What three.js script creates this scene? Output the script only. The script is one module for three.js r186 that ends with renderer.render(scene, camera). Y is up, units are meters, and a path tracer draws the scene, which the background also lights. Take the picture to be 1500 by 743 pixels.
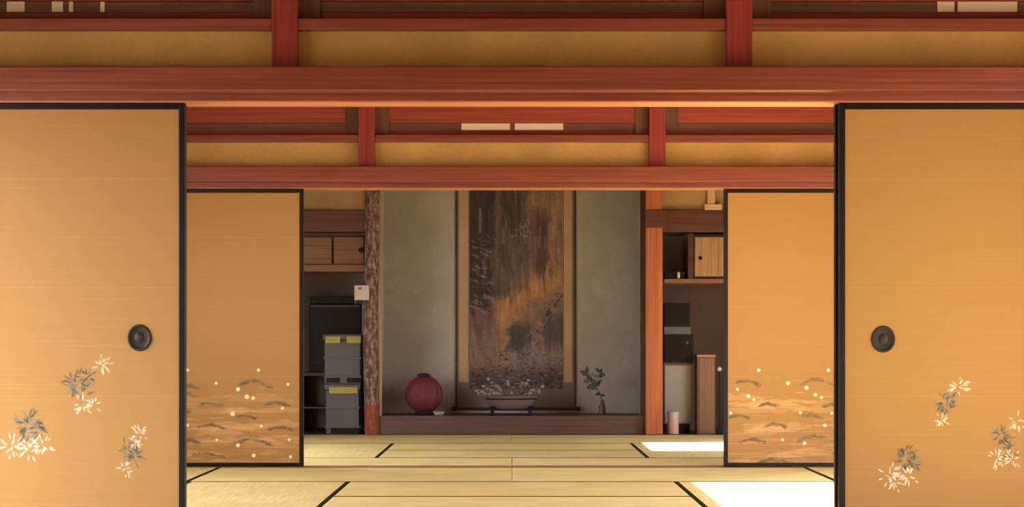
import * as THREE from 'three';
import { RoundedBoxGeometry } from 'three/addons/geometries/RoundedBoxGeometry.js';
import { mergeGeometries } from 'three/addons/utils/BufferGeometryUtils.js';
import { ImprovedNoise } from 'three/addons/math/ImprovedNoise.js';

// ---------------------------------------------------------------- camera, sky, sun, exposure
const F = 2472, HOR = 500, EYE = 0.79;                    // focal length in pixels of a 1500 x 743 frame, horizon row, eye height
const renderer = new THREE.WebGLRenderer();
renderer.toneMapping = THREE.LinearToneMapping;
renderer.toneMappingExposure = 1.72;
renderer.shadowMap.enabled = true;
const scene = new THREE.Scene();
const camera = new THREE.PerspectiveCamera(2 * Math.atan(371.5 / F) * 180 / Math.PI, 1500 / 743, 0.1, 200);
camera.position.set(0, EYE, 0);
camera.lookAt(0, EYE, -10);
camera.setViewOffset(1500, 743, 0, 371.5 - HOR, 1500, 743);
camera.updateProjectionMatrix();

const SUN = new THREE.Vector3(Math.cos(0.757), Math.sin(0.757), -0.02).normalize();
scene.background = new THREE.Color().setRGB(6.6, 6.5, 6.2);   // a bright hazy sky, even all round
const sun = new THREE.DirectionalLight(new THREE.Color(1, 0.86, 0.66), 30);
sun.position.copy(SUN).multiplyScalar(30).add(new THREE.Vector3(0, 0, -8));
sun.target.position.set(0, 0, -8);
sun.castShadow = true;
sun.shadow.mapSize.set(2048, 2048);
Object.assign(sun.shadow.camera, { left: -12, right: 12, top: 12, bottom: -12, near: 1, far: 70 });
scene.add(sun, sun.target);

// ---------------------------------------------------------------- helpers
let seed = 20240611;
const rnd = () => { seed = (seed * 1664525 + 1013904223) >>> 0; return seed / 4294967296; };
const rr = (a, b) => a + (b - a) * rnd();
const noise = new ImprovedNoise();
const fbm = (x, y, z, o = 4) => { let s = 0, a = 0.5, f = 1; for (let i = 0; i < o; i++) { s += a * noise.noise(x * f, y * f, z * f + i * 7.3); a *= 0.5; f *= 2; } return s; };
const px = (x, d) => (x - 750) * d / F;                   // pixel column at distance d -> metres
const py = (y, d) => EYE + (HOR - y) * d / F;             // pixel row at distance d -> height
const lin = (r, g, b) => new THREE.Color().setRGB(r, g, b);

// uv in metres, u along the longest side of the piece
function metreUV(g, grain) {
  g.computeBoundingBox();
  const s = g.boundingBox.getSize(new THREE.Vector3()).toArray();
  const long = grain ?? s.indexOf(Math.max(...s));
  const p = g.attributes.position, n = g.attributes.normal, uv = new Float32Array(p.count * 2), ou = rr(0, 9), ov = rr(0, 9);
  for (let i = 0; i < p.count; i++) {
    const N = [Math.abs(n.getX(i)), Math.abs(n.getY(i)), Math.abs(n.getZ(i))], P = [p.getX(i), p.getY(i), p.getZ(i)];
    const k = N.indexOf(Math.max(...N));
    const axes = [0, 1, 2].filter((a) => a !== k);
    const ua = axes.includes(long) ? long : axes[0], va = axes.find((a) => a !== ua);
    uv[2 * i] = P[ua] + ou; uv[2 * i + 1] = P[va] + ov + k * 0.37;
  }
  g.setAttribute('uv', new THREE.BufferAttribute(uv, 2));
  return g;
}
// a box given by its limits, edges slightly rounded
function bx(x0, x1, y0, y1, z0, z1, r = 0.003, grain) {
  const w = x1 - x0, h = y1 - y0, d = z1 - z0, rad = Math.min(r, w * 0.3, h * 0.3, d * 0.3);
  const g = r > 0 ? new RoundedBoxGeometry(w, h, d, 1, rad) : new THREE.BoxGeometry(w, h, d);
  const out = metreUV(g.index ? g.toNonIndexed() : g, grain);
  out.translate((x0 + x1) / 2, (y0 + y1) / 2, (z0 + z1) / 2);
  return out;
}
const merge = (list) => list.length === 1 ? list[0] : mergeGeometries(list.map((g) => { const k = g.index ? g.toNonIndexed() : g; for (const a of Object.keys(k.attributes)) if (!['position', 'normal', 'uv'].includes(a)) k.deleteAttribute(a); return k; }));
const taken = {};
const numbered = (n) => { taken[n] = (taken[n] ?? -1) + 1; return taken[n] ? n + '_' + String(taken[n]).padStart(3, '0') : n; };
function mesh(name, geo, mat, parent) {
  const m = new THREE.Mesh(Array.isArray(geo) ? merge(geo) : geo, mat);
  m.castShadow = m.receiveShadow = true;
  if (parent) { m.name = name; parent.add(m); } else { m.name = numbered(name); scene.add(m); }
  return m;
}
function thing(name, label, category, [x, y, z], group) {
  const o = new THREE.Group();
  o.name = numbered(name); o.position.set(x, y, z);
  o.userData = { label, category };
  if (group) o.userData.group = group;
  scene.add(o);
  return o;
}
function struct(name, pos = [0, 0, 0]) {
  const o = new THREE.Group();
  o.name = name; o.position.set(...pos); o.userData = { kind: 'structure' };
  scene.add(o);
  return o;
}
function lathe(profile, seg = 32) { return new THREE.LatheGeometry(profile.map(([r, y]) => new THREE.Vector2(r, y)), seg); }
function tube(points, r, seg = 12, rad = 6) { return new THREE.TubeGeometry(new THREE.CatmullRomCurve3(points.map((p) => new THREE.Vector3(...p))), seg, r, rad, false); }

// ---------------------------------------------------------------- textures (what the surfaces are made of)
function dataTex(w, h, fn, srgb = true) {
  const a = new Uint8Array(w * h * 4);
  for (let y = 0; y < h; y++) for (let x = 0; x < w; x++) {
    const c = fn(x / w, y / h), i = (y * w + x) * 4;
    for (let k = 0; k < 3; k++) a[i + k] = Math.max(0, Math.min(255, 255 * (c.length ? c[k] : c)));
    a[i + 3] = 255;
  }
  const t = new THREE.DataTexture(a, w, h);
  t.magFilter = THREE.LinearFilter; t.minFilter = THREE.LinearFilter;
  t.wrapS = t.wrapT = THREE.RepeatWrapping;
  if (srgb) t.colorSpace = THREE.SRGBColorSpace;
  t.needsUpdate = true;
  return t;
}
// noise that repeats over the unit square
const tile = (f) => (u, v) => { const a = f(u, v), b = f(u - 1, v), c = f(u, v - 1), d = f(u - 1, v - 1); const s = (t) => t * t * (3 - 2 * t); const U = s(u), V = s(v); return (a * (1 - U) + b * U) * (1 - V) + (c * (1 - U) + d * U) * V; };
const grainA = tile((u, v) => fbm(u * 3, v * 40, 1.5, 4) + 0.5 * fbm(u * 1.2, v * 9, 8.2, 3));
const woodTex = dataTex(512, 512, (u, v) => { const n = grainA(u, v); return [0.86 + 0.34 * n, 0.82 + 0.42 * n, 0.78 + 0.46 * n]; });
woodTex.repeat.set(0.6, 2.2);
const woodBump = dataTex(512, 512, (u, v) => 0.5 + 0.5 * grainA(u, v), false);
woodBump.repeat.set(0.6, 2.2);
const plasterN = tile((u, v) => fbm(u * 40, v * 40, 3.1, 3) * 0.6 + fbm(u * 4, v * 4, 5.7, 3));
const plasterTex = dataTex(512, 512, (u, v) => 0.9 + 0.12 * plasterN(u, v));
const plasterBump = dataTex(512, 512, (u, v) => 0.5 + 0.5 * plasterN(u, v), false);
const strawN = tile((u, v) => fbm(u * 5, v * 70, 2.2, 3) * 0.8 + fbm(u * 3, v * 5, 9.4, 3) * 0.6);
const strawTex = dataTex(512, 512, (u, v) => { const n = strawN(u, v); return [0.9 + 0.16 * n, 0.89 + 0.18 * n, 0.86 + 0.25 * n]; });
const strawBump = dataTex(512, 512, (u, v) => 0.5 + 0.3 * Math.sin(v * Math.PI * 2 * 128) + 0.3 * strawN(u, v), false);

const wood = (r, g, b, rough = 0.55, extra = {}) => new THREE.MeshPhysicalMaterial({ color: lin(r, g, b), map: woodTex, bumpMap: woodBump, bumpScale: 0.0008, roughness: rough, ...extra });
const M = {
  beam: wood(0.26, 0.064, 0.048, 0.45),
  strut: wood(0.31, 0.037, 0.045, 0.45),
  board: wood(0.33, 0.055, 0.04, 0.5),
  lowBoard: wood(0.15, 0.065, 0.05, 0.6),
  ceiling: wood(0.46, 0.33, 0.2, 0.6),
  threshold: wood(0.42, 0.24, 0.11, 0.5),
  darkWood: wood(0.06, 0.025, 0.02, 0.55),
  midWood: wood(0.24, 0.12, 0.075, 0.55),
  paleWood: wood(0.42, 0.26, 0.145, 0.55),
  postWood: wood(0.48, 0.15, 0.06, 0.5),
  sill: wood(0.125, 0.075, 0.07, 0.5),
  plaqueWood: wood(0.78, 0.56, 0.34, 0.55),
  alcoveBeam: wood(0.12, 0.042, 0.034, 0.5),
  litUnderside: wood(0.6, 0.25, 0.12, 0.5),
  litSideStrip: wood(0.5, 0.42, 0.34, 0.6),
  veranda: wood(0.5, 0.33, 0.18, 0.5),
  plaster: new THREE.MeshStandardMaterial({ color: lin(0.58, 0.35, 0.12), map: plasterTex, bumpMap: plasterBump, bumpScale: 0.001, roughness: 0.95 }),
  greyPlaster: new THREE.MeshStandardMaterial({ color: lin(0.4, 0.38, 0.37), map: plasterTex, bumpMap: plasterBump, bumpScale: 0.001, roughness: 0.95 }),
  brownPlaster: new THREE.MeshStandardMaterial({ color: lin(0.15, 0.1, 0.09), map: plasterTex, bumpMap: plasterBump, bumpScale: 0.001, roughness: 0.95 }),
  tanPlaster: new THREE.MeshStandardMaterial({ color: lin(0.42, 0.27, 0.13), map: plasterTex, bumpMap: plasterBump, bumpScale: 0.001, roughness: 0.95 }),
  straw: [[0.82, 0.71, 0.36], [0.85, 0.74, 0.38], [0.8, 0.69, 0.35]].map((c) => new THREE.MeshPhysicalMaterial({ color: lin(...c), map: strawTex, bumpMap: strawBump, bumpScale: 0.0006, roughness: 0.85, specularIntensity: 0.4 })),
  tape: new THREE.MeshPhysicalMaterial({ color: lin(0.01, 0.009, 0.01), roughness: 0.9, specularIntensity: 0.2 }),
  lacquer: new THREE.MeshPhysicalMaterial({ color: lin(0.006, 0.004, 0.005), roughness: 0.45, specularIntensity: 0.45 }),
  bronze: new THREE.MeshPhysicalMaterial({ color: lin(0.016, 0.013, 0.013), roughness: 0.5, specularIntensity: 0.6 }),
  whitePaper: new THREE.MeshStandardMaterial({ color: lin(0.6, 0.5, 0.4), roughness: 0.9 }),
  black: new THREE.MeshPhysicalMaterial({ color: lin(0.006, 0.005, 0.006), roughness: 0.5, specularIntensity: 0.4 }),
  charcoal: new THREE.MeshPhysicalMaterial({ color: lin(0.014, 0.011, 0.011), roughness: 0.6, specularIntensity: 0.4 }),
  greyPlastic: new THREE.MeshPhysicalMaterial({ color: lin(0.09, 0.094, 0.11), roughness: 0.65 }),
  yellow: new THREE.MeshPhysicalMaterial({ color: lin(0.34, 0.3, 0.06), roughness: 0.5 }),
  palePlastic: new THREE.MeshPhysicalMaterial({ color: lin(0.46, 0.4, 0.4), roughness: 0.5 }),
  ground: new THREE.MeshStandardMaterial({ color: lin(0.42, 0.38, 0.32), map: plasterTex, roughness: 1 }),
  roof: new THREE.MeshStandardMaterial({ color: lin(0.16, 0.12, 0.09), roughness: 0.8 }),
};

// ---------------------------------------------------------------- the rooms
const L1 = 6.81, L2 = 10.62, TK = 14.25, TB = 14.85, AB = 15.05, FRONT = 1.2, HALF = 2.79, CEIL = 2.75;

// ground outside, veranda, eaves
{
  const g = struct('ground');
  mesh('gravel', bx(-40, 40, -0.75, -0.55, -50, 30, 0), M.ground, g);
  const e = struct('trim_1');
  mesh('eave', bx(-0.6, -0.1, -0.05, 0.03, -17, 3, 0), M.roof, e).position.set(3.3, 2.95, 0);
  e.children[0].rotation.z = -Math.atan2(0.6, 1.85);
  const e2 = struct('trim_2');
  mesh('eave', bx(0.1, 0.6, -0.05, 0.03, -17, 3, 0), M.roof, e2).position.set(-3.3, 2.95, 0);
  e2.children[0].rotation.z = Math.atan2(0.6, 1.85);
  const v = struct('floor_veranda');
  for (let i = 0; i < 6; i++) mesh('plank', bx(2.89 + i * 0.16, 2.89 + i * 0.16 + 0.155, -0.09, -0.05, -15, 1.2, 0.003), M.veranda, v);
  for (let z = -14.5; z < 1.2; z += 1.82) mesh('post', bx(3.7, 3.8, -0.6, -0.09, z, z + 0.1), M.veranda, v);
}

// floor: a wooden base, tatami mats with dark cloth edging, wooden thresholds
const floor = struct('floor');
mesh('subfloor', bx(-2.9, 2.9, -0.2, -0.05, -15.1, FRONT, 0), M.veranda, floor);
function mat(x0, x1, z0, z1, alongX) {                    // z0 nearer the back
  const gap = 0.0015, m = mesh('tatami_mat', bx(x0 + gap, x1 - gap, -0.055, 0, z0 + gap, z1 - gap, 0.003, alongX ? 0 : 2), M.straw[Math.floor(rnd() * 3)], floor);
  const t = alongX ? 0.012 : 0.024, h = 0.0015;
  if (alongX) { mesh('edging', bx(x0 + gap, x1 - gap, -0.05, h, z0 + gap - 0.0005, z0 + t, 0.001), M.tape, m); mesh('edging', bx(x0 + gap, x1 - gap, -0.05, h, z1 - t, z1 - gap + 0.0005, 0.001), M.tape, m); }
  else { mesh('edging', bx(x0 + gap - 0.0005, x0 + t, -0.05, h, z0 + gap, z1 - gap, 0.001), M.tape, m); mesh('edging', bx(x1 - t, x1 - gap + 0.0005, -0.05, h, z0 + gap, z1 - gap, 0.001), M.tape, m); }
}
const A = 0.91, B = 1.82, C = 2.73;
for (const [x0, x1, z0, z1, ax] of [
  // the middle room
  [-B, 0, -10.55, -9.48, 1], [0, B, -10.55, -9.48, 1], [-A, A, -9.48, -8.58, 1], [-A, A, -8.58, -7.68, 1],
  [-B, -A, -9.48, -7.68, 0], [A, B, -9.48, -7.68, 0], [-C, -B, -10.55, -8.7, 0], [B, C, -10.55, -8.7, 0],
  [-C, -B, -8.7, -6.88, 0], [B, C, -8.7, -6.88, 0], [-B, 0, -7.68, -6.88, 1], [0, B, -7.68, -6.88, 1],
  // the far room
  [-B, 0, -11.42, -10.69, 1], [0, B, -11.42, -10.69, 1], [-A, A, -12.22, -11.42, 1], [-A, A, -13.04, -12.22, 1],
  [-B, -A, -13.04, -11.42, 0], [A, B, -13.04, -11.42, 0], [-C, -B, -12.5, -10.69, 0], [B, C, -12.5, -10.69, 0],
  [-C, -B, -14.24, -12.5, 0], [B, C, -14.24, -12.5, 0], [-B, 0, -14.24, -13.04, 1], [0, B, -14.24, -13.04, 1],
]) mat(x0, x1, z0, z1, !!ax);
for (let k = 0; k < 8; k++) for (let i = 0; i < 3; i++) mat(-C + i * B, -C + (i + 1) * B, -6.74 + k * 0.99, -6.74 + (k + 1) * 0.99, true);   // the near room
for (const d of [L1, L2]) mesh('threshold', bx(-C, C, -0.055, 0.002, -d - 0.07, -d + 0.07, 0.002), M.threshold, floor);
mesh('alcove_board', bx(-C, -1.25, -0.055, 0.0, -AB, -TK, 0.002), M.darkWood, floor);
mesh('alcove_board', bx(1.28, C, -0.055, 0.0, -AB, -TK, 0.002), M.darkWood, floor);
mesh('margin', bx(-2.9, -C - 0.002, -0.055, 0.001, -15, FRONT, 0.001), M.threshold, floor);
mesh('margin', bx(C + 0.002, 2.9, -0.055, 0.001, -15, FRONT, 0.001), M.threshold, floor);

// ceiling: boards with battens, a roof slab above
const ceiling = struct('ceiling');
mesh('roof_slab', bx(-2.9, 2.9, CEIL + 0.03, CEIL + 0.2, -15.3, FRONT + 0.15, 0), M.roof, ceiling);
for (let i = 0; i < 12; i++) mesh('plank', bx(-2.9 + i * 0.4834, -2.9 + (i + 1) * 0.4834 - 0.003, CEIL, CEIL + 0.029, -15.2, FRONT + 0.1, 0.002), M.ceiling, ceiling);
for (let z = -14.8; z < 1; z += 0.455) mesh('batten', bx(-2.73, 2.73, CEIL - 0.03, CEIL, z - 0.015, z + 0.015, 0.002), M.beam, ceiling);

// side walls: posts, a lintel all along, unseen wall pieces, some sized to steer the light indoors
function sideWall(name, s, solids, high) {                // high: where the wall above the lintel is open too
  const w = struct(name);
  const X = (a, b) => (s > 0 ? [a, b] : [-b, -a]);
  if (high) {
    mesh('upper_wall', bx(...X(2.76, 2.87), 1.86, 3.1, -15.2, high[0], 0), M.plaster, w);
    mesh('upper_wall', bx(...X(2.76, 2.87), 2.55, 3.1, high[0], high[1], 0), M.plaster, w);
    mesh('upper_wall', bx(...X(2.76, 2.87), 1.86, 3.1, high[1], FRONT, 0), M.plaster, w);
  } else mesh('upper_wall', bx(...X(2.76, 2.87), 1.86, 3.1, -15.2, FRONT, 0), M.plaster, w);
  mesh('lintel', bx(...X(2.75, 2.88), 1.76, 1.86, -15.2, FRONT), M.beam, w);
  for (const [z0, z1] of solids) mesh('wall_panel', bx(...X(2.76, 2.87), 0.001, 1.76, z0, z1, 0), M.plaster, w);
  for (const z of [-14.3, -L2, -L1, -3.6, -0.2]) mesh('post', bx(...X(2.745, 2.885), 0.001, CEIL, z - 0.06, z + 0.06), M.beam, w);
  return w;
}
sideWall('wall_right', 1, [[-15.2, -13.2], [-12.2, -9.5], [-6.81, -5.98], [-4.6, FRONT]]);  // near-room panels are out of view, sized to dim the near screens
mesh('added_dado', bx(-2.87, -2.76, 0.001, 0.75, -9.7, -6.87, 0), M.plaster, sideWall('wall_left', -1, [[-15.2, -12.5], [-10.62, -9.7], [-4.3, FRONT]]));  // dado added out of view, closed stretches sized, to shade floor, far screen, alcove
{
  const w = struct('wall_front');
  mesh('wall_panel', bx(-2.9, 2.9, 0.001, 3.1, FRONT, FRONT + 0.12, 0), M.plaster, w);
}

// partitions with the sliding screens below and the transom above
function partition(name, d, papers) {
  const w = struct(name, [0, 0, -d]);
  mesh('lintel', bx(-C, C, 1.752, 1.784, -0.08, 0.06, 0.002), M.beam, w);
  mesh('lit_underside', bx(-C, C, 1.747, 1.7525, -0.079, 0.059, 0.001), M.litUnderside, w);  // added thin board, its paler colour paints floor bounce on the lintel underside
  for (const s of [1, -1]) mesh('tie_beam', s > 0 ? bx(-C, C, 1.782, 1.879, 0.02, 0.13, 0.006) : bx(-C, C, 1.782, 1.879, -0.14, -0.03, 0.006), M.beam, w);
  for (const x of [-A, A]) mesh('strut', bx(x - 0.051, x + 0.051, 1.86, CEIL, -0.065, 0.065, 0.004), M.strut, w);
  const bays = [[-C, -A - 0.051], [-A + 0.051, A - 0.051], [A + 0.051, C]];
  bays.forEach(([a, b], i) => {
    mesh('plaster_panel', bx(a - 0.01, b + 0.01, 1.86, 2.06, -0.02, 0.012, 0), M.plaster, w);
    mesh('upper_rail', bx(a, b, 2.038, 2.083, -0.055, 0.055), M.beam, w);
    mesh('lower_board', bx(a, b, 2.08, 2.12, -0.035, -0.01, 0.001), M.strut, w);
    for (const [p, q] of [[a, a + 0.085], [b - 0.085, b]]) mesh('frame_stile', bx(p, q, 2.08, 2.58, -0.03, 0.005, 0.002), M.lowBoard, w);
    mesh('slot_rail', bx(a + 0.085, b - 0.085, 2.118, 2.162, -0.03, -0.004, 0.002), M.lowBoard, w);
    mesh('transom_board', bx(a + 0.085, b - 0.085, 2.164, 2.58, -0.03, 0.0, 0.002), M.board, w);
    mesh('upper_rail', bx(a, b, 2.58, 2.64, -0.055, 0.055), M.beam, w);
    mesh('plaster_panel', bx(a - 0.01, b + 0.01, 2.63, CEIL, -0.02, 0.012, 0), M.plaster, w);
    for (const [p, q] of papers[i] ?? []) mesh('paper_panel', bx(p, q, 2.12, 2.161, -0.006, 0.001, 0.0005), M.whitePaper, w);
  });
  return w;
}
partition('wall_near', L1, { 0: [[px(10, L1), px(36, L1)], [px(76, L1), px(92, L1)], [px(101, L1), px(107, L1)], [px(147, L1), px(153, L1)]], 2: [[px(1373, L1), px(1398, L1)], [px(1403, L1), px(1490, L1)]] });
partition('wall_middle', L2, { 1: [[px(676, L2), px(747, L2)], [px(754, L2), px(825, L2)]] });

// ---------------------------------------------------------------- sliding screens
const DW = 1.39, DH = 1.744;
const PAPER_N = tile((u, v) => fbm(u * 6, v * 60, 4.4, 4) * 0.7 + fbm(u * 3, v * 4, 6.1, 3));
function screenCanvas(base, draw, W = 1112, H = 1396) {   // 800 pixels to the metre
  const c = document.createElement('canvas'); c.width = W; c.height = H;
  const g = c.getContext('2d');
  g.fillStyle = `rgb(${base.join(',')})`; g.fillRect(0, 0, W, H);
  for (let k = 0; k < 900; k++) {                         // paper fibres lying across
    const x = rnd() * W, y = rnd() * H, l = rr(60, 420), d = rnd() < 0.5 ? 0 : 255;
    g.fillStyle = d ? `rgba(255,225,170,${rr(0.008, 0.03)})` : `rgba(110,55,10,${rr(0.008, 0.03)})`;
    g.fillRect(x - l / 2, y, l, rr(1, 5));
  }
  for (let y = 240; y < H; y += 348) { g.fillStyle = 'rgba(140,80,30,0.1)'; g.fillRect(0, y, W, 3); g.fillStyle = 'rgba(255,230,180,0.07)'; g.fillRect(0, y + 3, W, 3); }   // sheet joints
  draw(g, W, H);
  const t = new THREE.CanvasTexture(c);
  t.colorSpace = THREE.SRGBColorSpace; t.anisotropy = 8;
  return t;
}
function leaf(g, x, y, ang, len, wid, color) {
  g.save(); g.translate(x, y); g.rotate(ang); g.fillStyle = color;
  g.beginPath(); g.moveTo(0, 0); g.quadraticCurveTo(len * 0.4, -wid, len, 0); g.quadraticCurveTo(len * 0.4, wid, 0, 0); g.fill(); g.restore();
}
function sprig(g, x, y, k, dark, light) {                 // a painted flowering spray: grey-green leaves, thin stems, white petals
  const D = ['62,66,54', '88,90,78', '50,54,52', '96,104,118', '110,100,88'];
  const Wc = ['228,216,204', '210,192,184', '196,196,206', '220,204,192'];
  const pick = (a) => a[Math.floor(rnd() * a.length)];
  for (const [ox, oy] of [...light, ...dark]) for (let i = 0; i < 3; i++) { g.strokeStyle = `rgba(140,132,112,${rr(0.25, 0.5)})`; g.lineWidth = rr(1.5, 3); g.beginPath(); g.moveTo(x + rr(-8, 8), y + rr(-8, 8)); g.quadraticCurveTo(x + ox * 0.3 * k + rr(-8, 8), y + oy * 0.7 * k, x + ox * k + rr(-10, 10), y + oy * k + rr(-10, 10)); g.stroke(); }
  for (const [ox, oy, n, r] of dark) for (let i = 0; i < n * 5; i++) { const a = rnd() * 6.283, q = rnd() * r * 0.55; leaf(g, x + (ox + Math.cos(a) * q) * k, y + (oy + Math.sin(a) * q) * k, a + rr(-0.9, 0.9), r * rr(0.3, 0.62) * k, r * 0.11 * k, `rgba(${pick(D)},${rr(0.5, 0.9)})`); }
  for (const [ox, oy, n, r] of light) for (let i = 0; i < n * 3; i++) { const a = rnd() * 6.283, q = rnd() * r * 0.6; leaf(g, x + (ox + Math.cos(a) * q) * k, y + (oy + Math.sin(a) * q) * k, a, r * rr(0.3, 0.6) * k, r * 0.12 * k, `rgba(${pick(Wc)},${rr(0.6, 0.95)})`); }
}
// marks on a screen are placed from the photograph: pixel -> canvas of the screen whose left edge is at x0 and distance d
const onScreen = (x0, d) => (X, Y) => [(px(X, d) - x0) * 800, (DH - py(Y, d)) * 800];
function makeScreen(name, label, x0, d, tex, pullPx, group) {
  const o = thing(name, label, 'sliding door', [x0, 0.002, -d], group);
  const fr = 0.026, t = 0.012;
  const panelGeo = bx(fr * 0.5, DW - fr * 0.5, fr * 0.5, DH - fr * 0.5, -0.009, 0.009, 0);
  const p = panelGeo.attributes.position, uv = panelGeo.attributes.uv;
  for (let i = 0; i < p.count; i++) uv.setXY(i, p.getX(i) / DW, p.getY(i) / DH);
  mesh('paper_panel', panelGeo, new THREE.MeshStandardMaterial({ map: tex, roughness: 0.75 }), o);
  mesh('stile', bx(0, fr, 0, DH, -t - 0.002, t + 0.002, 0.004), M.lacquer, o);
  mesh('stile', bx(DW - fr, DW, 0, DH, -t - 0.002, t + 0.002, 0.004), M.lacquer, o);
  mesh('top_rail', bx(fr, DW - fr, DH - fr, DH, -t, t, 0.003), M.lacquer, o);
  mesh('bottom_rail', bx(fr, DW - fr, 0, fr, -t, t, 0.003), M.lacquer, o);
  if (pullPx) {
    const [X, Y] = pullPx, r = 0.048;
    const h = mesh('finger_pull', lathe([[0, 0.001], [r * 0.7, 0.001], [r * 0.78, 0.005], [r * 0.86, 0.009], [r * 0.96, 0.008], [r, 0.003], [r, -0.002]], 36).rotateX(Math.PI / 2), M.bronze, o);
    h.position.set(px(X, d) - x0, py(Y, d) - 0.002, 0.0085); h.scale.y = 1.12;
    const c = mesh('boss', lathe([[0, 0.006], [r * 0.3, 0.005], [r * 0.42, 0.001]], 24).rotateX(Math.PI / 2), M.bronze, h);
    c.position.z = 0.0005;
  }
  return o;
}
const FB = [155, 115, 64];
{
  const d = L1 - 0.03, xl = px(272, d) - DW, xr = px(1228, d);
  const tl = screenCanvas(FB, (g) => {
    const at = onScreen(xl, d);
    sprig(g, ...at(122, 565), 1, [[-18, -4, 7, 56], [14, -26, 5, 40], [0, 26, 4, 50]], [[62, -62, 6, 36], [-4, 66, 5, 40], [34, 62, 4, 34]]);
    sprig(g, ...at(42, 625), 1, [[0, 0, 8, 62], [36, 10, 5, 44]], [[-52, 66, 6, 46], [4, 74, 6, 48], [48, 60, 6, 42]]);
    sprig(g, ...at(192, 660), 1, [[-8, 0, 6, 44], [14, 24, 5, 44]], [[28, -52, 6, 36], [-16, 62, 5, 34], [14, -24, 4, 30]]);
  });
  makeScreen('sliding_screen', '', xl, d, tl, [205, 495]);
  const tr = screenCanvas(FB, (g) => {
    const at = onScreen(xr, d);
    sprig(g, ...at(1382, 592), 1, [[0, 0, 7, 48], [18, -18, 4, 34]], [[44, -56, 6, 44], [-8, 54, 6, 36]]);
    sprig(g, ...at(1466, 642), 1, [[0, -4, 7, 46], [26, 44, 5, 46]], [[50, -52, 5, 42], [-12, 66, 6, 40], [34, 70, 5, 38]]);
    sprig(g, ...at(1326, 672), 1, [[0, 0, 8, 54], [26, 12, 5, 40]], [[-50, 58, 6, 44], [8, 60, 6, 46], [-32, 76, 5, 40]]);
  });
  makeScreen('sliding_screen', 'tan paper screen, right', xr, d, tr, [1293, 497]);
  const plain = screenCanvas(FB, () => {}, 556, 698);
  makeScreen('sliding_screen', 'plain tan paper screen', xl - 0.006, L1 + 0.012, plain);
  makeScreen('sliding_screen', 'plain tan paper screen', px(1222, L1 + 0.012), L1 + 0.012, plain);
}
function reeds(g, at, xs, seedY) {                        // gold-ground painting of pine drifts and white dots
  const [X0, Y0] = at(xs[0], 535), [X1, Y1] = at(xs[1], 690);
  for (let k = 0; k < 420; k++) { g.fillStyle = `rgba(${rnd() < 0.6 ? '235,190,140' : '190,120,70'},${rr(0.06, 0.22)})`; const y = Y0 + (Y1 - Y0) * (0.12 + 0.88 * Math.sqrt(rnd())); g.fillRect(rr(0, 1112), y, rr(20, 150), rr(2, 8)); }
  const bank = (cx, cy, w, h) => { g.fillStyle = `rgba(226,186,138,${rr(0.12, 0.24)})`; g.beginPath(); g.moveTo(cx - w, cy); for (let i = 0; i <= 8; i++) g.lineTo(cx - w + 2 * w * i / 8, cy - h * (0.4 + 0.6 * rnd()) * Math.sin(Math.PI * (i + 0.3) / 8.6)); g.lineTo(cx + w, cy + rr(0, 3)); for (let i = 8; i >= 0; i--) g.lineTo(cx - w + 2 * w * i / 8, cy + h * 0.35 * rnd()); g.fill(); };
  for (let k = 0; k < 46; k++) bank(rr(60, 1050), Y0 + (Y1 - Y0) * (0.3 + 0.68 * rnd()), rr(60, 190), rr(14, 44));   // pale painted ground, strengthened to paint in bounce from the sunlit floor
  for (const [X, Y, w, h] of seedY) {
    const [x, y] = at(X, Y), k = 800 * 10.6 / F;
    for (let i = 0; i < 40; i++) {
      const t = rr(-1, 1), cx = x + t * w * k, cy = y + (t * t - 0.6) * h * k + rr(-4, 6);
      g.strokeStyle = `rgba(${rnd() < 0.6 ? '92,80,54' : '130,106,70'},${rr(0.25, 0.6)})`; g.lineWidth = rr(3, 10);
      g.beginPath(); g.moveTo(cx, cy); g.lineTo(cx + rr(10, 40), cy + rr(-2, 10) * Math.sign(t)); g.stroke();
    }
  }
}
const dots = (g, at, list) => { for (const [X, Y, r = 3] of list) { const [x, y] = at(X, Y); g.fillStyle = 'rgba(245,226,190,0.95)'; g.beginPath(); g.arc(x, y, r * 2.5, 0, 6.3); g.fill(); } };
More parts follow.
